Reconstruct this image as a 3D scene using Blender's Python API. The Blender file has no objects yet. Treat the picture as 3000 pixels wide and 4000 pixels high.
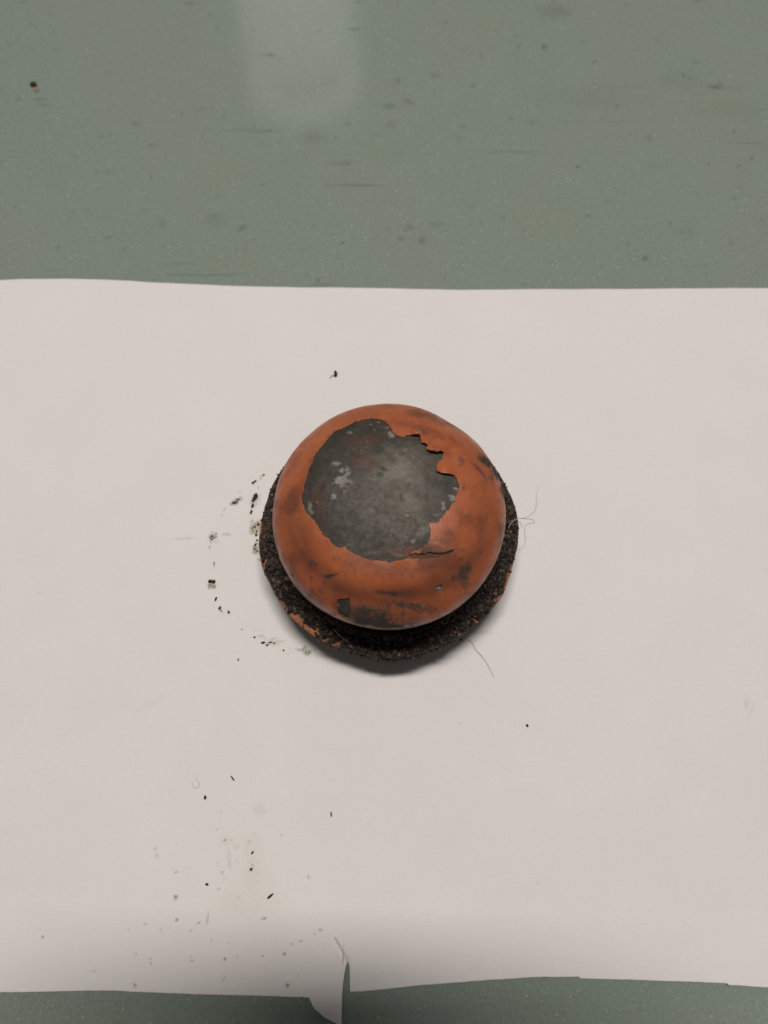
# Close-up: a corroded orange painted metal float on a torn white sheet on a green table.
# All lengths below are in millimetres of the real place; MM turns them into metres.
import bpy, math, random
import numpy as np
from mathutils import Matrix, Vector
MM = 0.001
random.seed(11); RNG = np.random.default_rng(11)
scene = bpy.context.scene
COL = scene.collection

# ------------------------------------------------------------------ camera
cam_data = bpy.data.cameras.new('camera')
cam = bpy.data.objects.new('camera', cam_data); COL.objects.link(cam)
cam_data.sensor_fit = 'VERTICAL'; cam_data.sensor_height = 34.6
cam_data.lens = 34.6 * 3004.0 / 4000.0
cam.location = (-1.3*MM, -62.8*MM, 226*MM)
cam.rotation_euler = (math.radians(18.0), 0, 0)
cam_data.clip_start = 0.002; cam_data.clip_end = 20
cam_data.dof.use_dof = True; cam_data.dof.focus_distance = 211*MM; cam_data.dof.aperture_fstop = 9.5
scene.camera = cam

# ------------------------------------------------------------------ room light
world = bpy.data.worlds.new('World'); scene.world = world; world.use_nodes = True
bg = world.node_tree.nodes['Background']
bg.inputs[0].default_value = (1.0, 0.94, 0.88, 1); bg.inputs[1].default_value = 0.075
ld = bpy.data.lights.new('ceiling_light', 'AREA'); ld.shape = 'RECTANGLE'
ld.size = 0.60; ld.size_y = 0.12; ld.energy = 18.0; ld.color = (1.0, 0.955, 0.905)
light = bpy.data.objects.new('ceiling_light', ld); COL.objects.link(light)
light.location = (0.01, 0.28, 1.5)
light.rotation_euler = (Vector((0, 0, 0)) - light.location).to_track_quat('-Z', 'Y').to_euler()
vs = scene.view_settings; vs.view_transform = 'Standard'; vs.look = 'None'; vs.exposure = 0; vs.gamma = 1
scene.cycles.max_bounces = 6

# ------------------------------------------------------------------ measured outlines (mm)
# dome outlines are unrolled: distance along the dome's profile from its apex, at the true bearing
PROFILE = [(29.6,15.0),(30.1,17.5),(30.5,20.5),(30.85,24),(31.0,28),(30.9,31),(30.4,34),(29.3,37),(27.4,40),(24.4,42.6),(20.5,44.6),(15,46.2),(8,47.2),(0.0,47.5)]
PATCH = [(-4.87,22.7),(-3.01,22.34),(-0.86,20.93),(0.2,19.69),(0.93,17.7),(1.67,16.64),(3.3,15.94),(4.05,16.14),(4.2,16.64),(5.4,16.46),(7.94,16.37),(8.06,15.05),(8.19,14.17),(9.08,14.05),(9.63,13.34),(9.19,12.49),(10.03,11.82),(11.85,11.55),(13.8,11.74),(13.4,9.86),(12.15,8.76),(11.65,7.24),(11.83,6.16),(12.8,5.56),(14.89,5.56),(16.53,5.45),(17.15,4.5),(17.51,3.25),(17.66,2.33),(17.14,0.72),(16.2,-1.51),(14.95,-3.25),(13.72,-4.8),(12.66,-6.16),(11.42,-7.14),(9.48,-7.31),(10.04,-8.59),(10.07,-10.64),(9.35,-12.23),(8.04,-13.37),(6.74,-14.07),(5.05,-14.97),(4.78,-15.84),(3.36,-16.56),(1.66,-16.55),(0.53,-16.98),(0.1,-17.41),(-0.46,-16.98),(-2.02,-16.69),(-3.71,-16.66),(-5.4,-16.2),(-7.1,-15.62),(-8.83,-14.9),(-10.23,-13.98),(-10.98,-13.29),(-12.27,-13.23),(-13.75,-12.48),(-14.93,-11.28),(-16.12,-10.06),(-17.3,-8.53),(-18.54,-6.83),(-19.33,-5.44),(-20.73,-4.09),(-21.59,-2.64),(-22.1,-1.19),(-22.68,0.46),(-21.89,1.91),(-21.69,3.82),(-21.13,6.02),(-20.95,8.03),(-19.9,9.56),(-19.58,11.65),(-18.44,13.64),(-17.0,15.67),(-15.56,17.78),(-14.43,19.48),(-12.84,19.78),(-11.61,20.21),(-10.09,21.27),(-9.06,22.3),(-8.56,21.73),(-7.03,22.46)]
CUTS = [[(4.76,-15.37),(6.74,-14.91),(8.74,-15.15),(10.21,-14.4),(11.66,-14.82),(12.97,-14.9),(14.3,-14.37),(15.51,-13.82),(16.4,-14.04),(15.37,-14.67),(13.43,-15.18),(11.97,-15.88),(10.21,-16.03),(7.62,-16.18),(5.34,-16.03)],[(-13.71,-27.25),(-10.64,-27.03),(-11.0,-28.64),(-10.6,-30.42),(-11.58,-33.04),(-12.77,-33.33),(-14.06,-32.04),(-14.58,-31.05),(-13.66,-29.25),(-14.1,-28.41)],[(11.83,-23.75),(12.76,-23.07),(13.92,-23.27),(13.93,-24.28),(13.48,-24.82),(12.4,-24.49)]]
LIFT = [(7.15,16.98,1.4,1.0),(7.98,17.56,1.3,0.9),(9.39,14.15,1.1,0.8),(11.07,11.54,1.7,1.1),(12.76,11.71,1.6,1.0),(11.94,6.49,1.5,0.6),(14.53,5.68,1.9,0.65),(2.43,-16.46,1.5,0.4),(-7.88,-13.58,1.3,0.3)]
DIRT = [(-3.27,-33.47,6.84,3.04,0,1.0),(-7.01,-31.13,3.24,2.4,0,0.9),(1.47,-35.3,4.32,2.0,0,0.8),(5.63,-28.85,6.12,1.04,-8,0.75),(9.28,-29.91,2.88,0.8,10,0.5),(14.21,-39.12,3.6,1.12,-12,0.45),(6.42,-37.65,5.04,0.96,0,0.55),(24.51,-41.41,4.32,1.28,-35,0.45),(20.22,-20.28,3.02,1.04,-62,0.75),(21.37,-18.55,1.3,0.8,-60,0.8),(20.37,-23.18,2.16,0.72,-55,0.5),(28.11,12.86,2.59,2.72,-35,1.0),(31.75,10.72,2.16,3.52,-50,1.0),(35.42,8.14,1.87,4.8,-15,1.0),(36.51,4.08,1.01,3.2,-8,0.8),(24.44,8.2,2.88,1.12,-40,0.5),(25.29,12.78,1.15,0.8,-30,0.6),(21.42,25.71,4.32,0.64,-42,0.6),(16.69,28.81,4.32,0.56,-25,0.7),(13.13,30.44,2.88,0.4,-18,0.6),(27.43,20.52,2.88,0.48,-55,0.4),(4.7,19.98,4.32,0.8,-12,0.3),(8.36,18.47,3.24,1.92,-20,0.42),(12.08,18.02,2.88,1.12,-30,0.3),(16.96,16.77,1.58,0.8,-45,0.35),(18.66,10.4,0.86,1.6,-30,0.45),(-15.28,-20.44,1.58,0.48,18,0.95),(-16.36,-20.67,0.86,0.48,10,0.9),(-14.2,-20.05,1.01,0.32,14,0.8),(-1.02,-24.71,2.88,0.4,0,0.7),(1.22,-25.02,0.86,0.64,0,0.85),(-2.94,-24.39,1.3,0.48,10,0.5),(-20.81,-17.43,0.65,0.56,0,0.6),(-20.25,-16.6,0.5,0.56,0,0.6),(-19.26,-17.36,0.58,0.64,0,0.55),(-21.53,-16.21,0.43,0.48,0,0.5),(-27.77,-20.09,0.5,0.56,0,0.75),(-21.22,-21.28,0.5,0.56,0,0.8),(-18.32,-24.87,1.01,1.12,0,0.45),(-17.28,-22.87,0.86,0.8,0,0.35),(-37.32,1.77,0.43,0.64,0,0.7),(1.19,-19.25,10.08,1.28,0,0.26),(-6.32,-17.62,5.76,1.6,-10,0.28),(7.48,-18.84,6.48,1.12,6,0.2),(-21.42,-7.78,1.87,5.6,6,0.2),(-11.72,18.0,4.32,1.6,25,0.3),(-20.58,8.82,1.58,4.8,-20,0.22),(14.84,-9.56,1.58,0.8,-40,0.4),(13.16,-11.51,1.73,0.8,-30,0.45),(10.64,-12.91,2.02,0.96,-30,0.5),(9.21,-13.85,1.73,1.28,-20,0.6),(11.25,-14.4,4.32,0.72,-8,0.45),(15.18,-14.45,2.16,0.56,0,0.4),(17.92,-13.83,1.44,0.48,0,0.3),(-6.34,-8.61,0.01,0.01,0,0),(16.9,-21.08,0.58,0.64,0,0.6),(-8.57,-18.85,0.36,0.4,0,0.5),(18.78,2.36,0.43,0.48,0,0.6),(21.95,2.78,0.36,0.4,0,0.5),(9.68,3.1,0.29,0.32,0,0.3),(12.09,0.78,0.5,0.8,0,0.4),(24.56,-14.06,0.5,0.56,0,0.5),(22.84,-2.96,2.16,5.6,0,0.15),(-12.47,-31.31,1.58,3.2,20,0.5),(-9.28,-33.57,2.16,2.4,0,0.55),(-25.84,-27.77,5.04,1.12,42,0.3),(-19.73,-34.37,5.76,1.12,33,0.5),(-36.4,-20.94,4.32,0.72,60,0.3),(-8.64,-29.87,0.72,1.28,0,0.7),(-1.38,-28.75,4.32,1.12,0,0.4)]
METAL_PALE_SHEEN = [(3.5,6.66,5.04,4.4,-15,0.9),(-0.88,5.42,3.6,3.2,0,0.6),(5.08,-2.08,3.96,3.2,10,0.6),(-3.37,3.04,7.2,3.2,0,0.25),(2.52,2.05,11.52,9.6,0,0.25),(9.42,10.77,5.04,4.0,0,0.3),(9.22,1.77,5.76,6.4,0,0.2)]
METAL_WHITE = [(-13.52,8.9,1.11,0.51,-10,0.8),(-12.1,6.96,0.78,0.8,0,1),(-10.64,6.89,0.52,0.94,0,0.7),(-11.14,5.12,1.43,0.51,40,0.9),(-12.78,3.82,1.11,0.94,0,1),(-11.27,4.03,1.43,0.8,-20,0.9),(-11.85,2.51,0.85,0.65,0,0.7),(-13.84,-0.15,0.65,0.8,0,1),(-14.18,-0.68,0.46,0.36,0,0.8),(-11.33,0.79,0.26,0.51,0,0.6),(16.27,-0.34,1.04,0.58,-30,1),(15.87,-0.92,0.52,0.36,0,0.8),(13.62,-2.43,0.46,0.94,0,0.9),(13.76,-3.47,0.52,0.43,0,0.6),(17.11,2.11,0.59,0.33,-20,1),(0.33,17.32,0.65,1.09,0,0.8),(0.93,16.79,0.52,0.51,0,0.8),(-2.69,21.42,0.39,0.36,0,0.8),(-4.8,20.64,0.23,0.22,0,0.8),(-3.86,18.75,0.2,0.18,0,0.7),(-10.4,18.33,0.72,0.43,-35,0.6),(-20.42,-2.62,0.46,1.3,10,0.6),(-19.8,-4.04,0.39,0.58,0,0.7),(4.32,-5.42,0.65,0.43,0,0.8),(5.89,-11.97,0.85,0.51,10,0.6),(8.68,-8.85,1.3,1.09,0,0.4),(11.46,-5.09,0.65,0.36,0,0.5),(8.08,-10.29,0.98,0.58,0,0.4),(6.44,10.26,0.26,0.29,0,0.9),(4.43,12.58,0.26,0.29,0,0.6),(-18.29,-1.47,0.16,0.36,0,0.6),(-5.59,14.88,0.33,0.29,0,0.35),(-0.26,19.69,0.59,0.29,20,0.5),(10.51,-10.05,0.39,1.45,0,0.3),(-10.25,-12.88,1.3,0.36,20,0.3),(-4.83,-14.94,1.95,0.43,5,0.25),(2.23,-15.44,1.63,0.36,-4,0.3),(12.47,-23.62,0.72,0.96,0,0.8),(13.39,-24.26,0.58,0.64,0,1.2),(12.02,-23.34,1.01,0.64,0,0.5)]
METAL_BROWN = [(-6.79,15.48,3.58,1.81,0,0.5),(-8.68,12.21,0.46,0.33,0,1.2),(-7.05,10.2,0.78,0.43,20,0.8),(-6.18,8.73,2.93,1.81,0,0.45),(-17.7,-1.98,1.3,4.34,10,0.5),(-16.36,-7.41,1.3,2.17,-20,0.45),(-0.88,-13.93,3.91,1.09,0,0.45),(2.78,-15.25,1.43,0.51,-3,1.2),(9.06,-15.24,6.18,1.59,0,1.6),(-2.29,-13.01,2.6,1.45,0,0.3),(11.36,-15.24,2.6,0.65,0,1.2)]
METAL_DARK = [(-1.31,6.81,1.11,0.51,-20,0.8),(-2.23,5.02,0.98,0.65,0,0.9),(3.06,-1.09,0.59,0.94,0,0.8),(-4.38,4.95,0.46,0.51,0,0.5),(-7.68,2.39,0.85,0.51,-40,0.5),(7.23,-0.29,0.98,0.8,0,0.5),(8.96,-0.39,0.65,0.72,0,0.5),(0.9,9.35,0.46,0.36,0,0.5),(3.55,11.11,0.98,0.43,0,0.4),(-9.54,6.15,0.46,0.72,0,0.4),(-14.53,16.76,3.91,2.89,-40,0.35),(-19.93,7.84,1.3,4.34,10,0.35),(-11.69,-8.83,6.51,4.34,30,0.25),(-2.87,-13.66,4.56,1.45,5,0.4),(10.63,11.69,2.6,0.43,8,0.6),(6.56,15.48,3.58,0.43,3,0.5),(11.36,3.75,2.28,0.94,0,0.4),(15.36,2.74,1.3,1.81,0,0.35),(-20.61,2.05,0.65,2.17,0,0.4)]
FLANGE_RADIUS = [(1.8,37.4),(10.9,37.49),(18.7,37.25),(26.2,37.22),(157.3,36.8),(163.6,36.53),(172.3,36.74),(179.8,36.99),(185.6,37.19),(191.2,37.11),(197.1,37.06),(204.1,36.55),(211.4,36.52),(219.9,36.6),(226.7,36.41),(232.5,36.16),(240.0,35.97),(248.3,35.54),(255.7,35.37),(263.8,35.67),(272.3,35.97),(280.1,35.81),(288.3,35.45),(296.9,35.46),(306.3,35.57),(315.4,35.89),(323.2,36.33),(329.7,36.75),(336.7,36.43),(345.2,36.43),(354.4,36.94)]
BARE = [(-36.81,0.42,0.43,2.74,4,0.9),(-35.27,-10.14,0.43,3.04,-14,0.9),(-33.46,-2.25,0.5,1.82,-8,0.7),(-29.47,-21.25,0.65,1.67,38,1),(-25.34,-25.4,1.08,1.98,46,1),(-22.43,-28.24,1.08,2.28,50,1),(-19.61,-28.38,0.72,1.22,-5,0.8),(-17.43,-31.05,1.73,0.3,24,0.9),(-14.18,-32.16,1.3,0.53,16,1),(33.99,-12.73,0.58,2.74,-16,1),(32.82,-16.03,0.43,1.67,-18,0.9),(30.41,-20.03,0.5,2.28,-36,1),(24.14,-25.76,2.45,0.27,-36,0.9),(19.44,-29.36,2.59,0.38,-31,1),(10.05,-31.89,0.58,0.46,0,0.7),(-1.3,-33.14,0.65,0.61,0,0.7)]
PAPER_TOP = [(-193.98,93.05),(-132.79,93.77),(-124.09,94.28),(-110.96,94.48),(-97.76,94.07),(-71.31,92.34),(-36.26,91.22),(-1.3,90.61),(24.88,90.0),(42.35,90.31),(77.29,90.51),(129.65,90.31),(164.53,90.11)]
PAPER_BOTTOM = [(-146.16,-118.28),(-100.01,-118.62),(-92.12,-118.62),(-77.01,-118.39),(-70.42,-118.45),(-60.51,-118.85),(-47.32,-119.31),(-34.15,-119.6),(-20.28,-119.77),(-20.0,-120.35),(-18.97,-122.06),(-16.44,-123.88),(-13.67,-125.29),(-11.96,-126.36),(-12.01,-119.6),(-11.68,-115.85),(-11.25,-113.23),(-10.74,-111.88),(-10.34,-112.46),(-10.05,-114.1),(-10.08,-118.91),(-7.88,-118.85),(-1.3,-118.28),(8.59,-117.3),(25.13,-116.14),(38.38,-115.44),(48.83,-115.44),(49.07,-115.79),(64.76,-116.14),(86.6,-116.83),(87.21,-117.24),(97.55,-117.76),(130.17,-119.31)]
CREASE = [(-14.04,-106.54),(-12.32,-109.1),(-11.16,-110.88),(-10.74,-112.05)]
PAPER_STAINS = [(-39.56,22.48,1.02,0.52,30,1,0.55),(-39.95,21.55,0.51,0.87,0,1,0.35),(-40.62,18.78,0.39,0.64,0,2,0.4),(-38.6,20.78,0.28,0.52,0,0,0.3),(-41.91,20.32,0.96,0.46,30,2,0.5),(-46.08,17.25,0.68,0.46,45,0,0.35),(-47.46,13.74,1.18,0.69,25,2,0.85),(-46.23,14.8,1.24,0.58,10,1,0.7),(-50.62,11.47,0.39,0.75,-25,0,0.5),(-51.44,9.52,0.45,0.58,0,0,0.45),(-49.66,13.14,0.28,0.29,0,0,0.3),(-48.5,14.35,0.28,0.23,0,0,0.3),(-41.34,14.8,1.41,1.74,-35,1,0.45),(-42.01,12.83,0.73,1.16,0,1,0.6),(-42.35,10.57,0.56,0.98,0,2,0.5),(-41.88,7.72,0.45,0.46,0,0,0.4),(-40.71,5.49,1.69,1.85,20,1,0.75),(-40.2,6.53,1.13,1.16,0,1,0.7),(-40.93,4.16,1.41,0.87,20,1,0.6),(-40.32,3.27,0.73,0.98,0,1,0.6),(-40.24,-0.98,1.07,1.74,0,1,0.75),(-39.31,0.18,0.56,0.87,0,1,0.4),(-39.07,-4.62,0.62,0.58,0,1,0.5),(-53.74,2.68,1.13,1.45,0,2,0.45),(-52.6,2.68,0.56,0.29,0,2,0.4),(-52.91,0.92,1.69,0.35,0,0,0.2),(-54.42,-0.84,0.39,0.75,0,2,0.45),(-49.25,3.33,1.41,0.41,0,0,0.35),(-61.9,2.09,2.26,0.35,0,0,0.22),(-52.96,-12.62,1.3,0.87,0,1,0.75),(-53.49,-12.9,0.45,0.69,0,2,0.6),(-51.97,-12.9,0.39,0.75,0,2,0.6),(-50.58,-12.06,0.56,0.29,0,0,0.4),(-52.59,-6.63,0.23,0.75,0,0,0.45),(-52.5,-7.92,0.28,0.41,0,0,0.5),(-53.67,-3.17,0.23,0.23,0,0,0.35),(-49.85,-19.77,0.51,0.98,-25,0,0.4),(-48.97,-20.65,0.39,0.29,0,0,0.45),(-47.78,-19.96,0.45,0.35,0,0,0.3),(-47.26,-20.74,0.39,0.58,0,2,0.5),(-36.26,-28.08,0.85,0.41,0,0,0.4),(-37.5,-27.73,1.13,0.41,0,0,0.3),(-33.8,-28.46,1.13,0.29,15,0,0.4),(-31.46,-29.17,1.41,0.23,8,0,0.35),(-34.56,-29.76,2.26,0.69,5,1,0.35),(-31.96,-30.25,0.34,0.35,0,0,0.35),(-28.89,-32.64,0.68,0.26,0,0,0.45),(-28.8,-31.38,0.56,0.41,0,0,0.25),(-38.68,-25.96,0.85,0.17,5,0,0.25),(-44.83,10.51,0.23,0.17,0,0,0.3),(-41.66,-21.37,0.39,0.17,0,0,0.2),(-26.04,-31.65,1.03,0.58,0,1,0.6),(-24.33,-30.91,0.78,0.58,0,1,0.65),(-23.66,-32.38,1.29,0.8,-15,1,0.85),(-22.8,-32.26,0.78,0.32,-15,1,0.5),(-21.45,-31.69,0.41,0.42,0,1,0.45),(-27.04,-31.4,0.52,0.21,0,1,0.3),(-34.19,-75.81,0.53,0.31,10,0,0.45),(-46.03,-76.03,0.3,0.31,0,0,0.4),(-46.59,-80.2,0.34,0.27,0,0,0.7),(-44.56,-83.06,0.53,0.35,0,2,0.7),(-44.37,-83.37,1.5,1.16,0,3,0.35),(-42.62,-82.94,0.3,0.31,0,0,0.4),(-37.84,-83.43,0.3,0.77,-40,0,0.6),(-41.44,-84.76,0.45,0.77,20,0,0.25),(-40.55,-84.6,0.23,0.54,0,0,0.22),(-42.91,-87.97,0.45,1.93,10,0,0.22),(-40.74,-88.28,0.3,1.0,10,0,0.15),(-45.95,-88.89,0.53,0.27,10,0,0.4),(-44.55,-91.01,0.34,0.35,0,0,0.6),(-44.02,-92.51,0.3,0.27,0,0,0.45),(-45.34,-95.0,0.34,0.31,0,0,0.55),(-36.7,-89.13,0.34,0.35,0,0,0.5),(-36.52,-92.51,2.26,7.72,0,3,0.38),(-37.55,-97.88,6.77,2.31,0,3,0.4),(-36.08,-88.28,1.88,2.31,0,3,0.3),(-35.1,-91.16,0.34,0.27,0,0,0.4),(-36.98,-90.19,0.68,0.54,0,2,0.8),(-56.98,-90.8,0.53,0.35,10,0,0.6),(-56.63,-96.99,0.68,0.62,0,0,0.8),(-63.03,-85.06,0.3,0.62,-25,0,0.7),(-62.65,-86.75,0.45,1.0,20,0,0.35),(-21.51,-92.06,0.49,0.35,0,0,0.7),(-15.72,-76.56,0.3,0.93,12,0,0.8),(-15.4,-67.65,0.3,0.27,0,0,0.35),(-29.14,-81.67,0.3,0.27,0,0,0.4),(-40.06,-96.99,0.34,0.27,0,0,0.4),(-40.43,-99.06,0.34,0.23,0,0,0.35),(-55.85,-102.35,0.45,0.54,0,0,0.6),(-32.92,-102.06,0.83,0.39,0,0,0.65),(-47.73,-102.15,0.34,1.54,0,0,0.3),(-49.94,-103.08,0.45,0.31,0,0,0.7),(-17.88,-104.68,0.53,0.39,30,0,0.7),(-51.81,-104.91,0.34,0.31,0,0,0.5),(-59.88,-104.62,0.38,0.39,0,0,0.3),(-35.43,-74.6,1.13,0.39,30,0,0.18),(-35.74,-75.24,1.5,1.54,0,0,0.1),(-90.39,-106.34,0.49,0.58,0,0,0.7),(-64.0,-103.29,0.63,0.43,0,0,0.4),(-51.87,-104.93,0.42,0.43,0,0,0.5),(-68.13,-104.66,0.35,0.36,0,0,0.35),(-59.92,-104.66,0.35,0.51,0,0,0.35),(-65.56,-110.31,0.49,0.43,0,0,0.5),(-61.73,-111.27,0.35,0.43,0,0,0.5),(-61.51,-112.33,0.49,0.43,0,0,0.5),(-51.24,-110.84,0.42,0.36,0,0,0.4),(-50.98,-111.75,0.56,0.36,0,0,0.55),(-46.38,-107.09,0.42,0.43,0,0,0.4),(-41.61,-107.74,0.35,0.36,0,0,0.45),(-42.47,-111.38,0.56,0.51,0,0,0.7),(-39.37,-110.95,0.42,0.43,0,0,0.5),(-32.58,-110.58,0.49,0.36,0,0,0.45),(-27.18,-110.15,0.56,0.51,0,0,0.75),(-25.45,-107.95,0.42,0.36,0,0,0.4),(-22.87,-107.25,0.56,0.43,0,0,0.65),(-19.47,-105.58,0.28,0.29,0,0,0.4),(-26.12,-117.18,0.56,0.58,0,0,0.75),(-65.04,-117.34,0.49,0.65,0,0,0.65),(-76.04,-114.03,0.71,0.51,0,0,0.25),(-42.48,-115.87,0.42,1.01,-25,0,0.3),(-31.97,-113.24,0.42,0.87,0,0,0.2),(-23.22,-114.92,0.35,0.58,0,0,0.25),(-56.61,-96.96,0.71,0.72,0,0,0.7),(-45.36,-95.01,0.56,0.43,0,0,0.4),(-57.11,-90.95,0.49,0.43,0,0,0.5),(-44.57,-91.07,0.49,0.36,0,0,0.5),(-44.16,-92.54,0.35,0.29,0,0,0.5),(-40.0,-96.96,0.35,0.29,0,0,0.4),(-21.52,-92.08,0.56,0.36,0,0,0.5),(-55.86,-102.31,0.49,0.58,0,0,0.6),(-40.5,-98.9,4.23,1.88,0,3,0.3),(-35.77,-95.57,4.23,4.34,0,3,0.3),(-32.99,-102.04,0.99,0.43,0,0,0.55),(26.22,-45.62,0.23,0.31,0,0,0.3),(20.36,-52.28,0.23,0.19,0,0,0.5),(29.37,-27.51,0.3,0.1,40,0,0.3),(34.73,-45.1,0.15,0.27,-30,0,0.15),(-104.07,-14.47,0.39,0.32,0,0,0.9),(-87.89,-21.95,0.31,0.24,0,0,0.8),(102.43,-47.21,0.31,1.76,-20,4,0.35),(103.44,-48.84,0.23,2.4,-30,4,0.28),(101.97,-46.36,0.23,1.44,10,4,0.25),(-62.31,2.0,4.29,0.32,0,0,0.14),(28.22,17.34,0.31,0.24,0,0,0.01),(39.74,-93.5,0.47,0.32,0,0,0.3),(10.53,-101.0,0.39,0.32,0,0,0.3),(42.5,2.0,0.39,0.24,0,0,0.3),(42.14,-17.42,0.62,0.16,0,0,0.3),(-24.23,67.34,0.62,1.12,0,0,0.06),(-67.22,-46.36,4.68,1.44,30,0,0.05),(-48.31,-21.26,2.34,0.48,0,0,0.06)]
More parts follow.
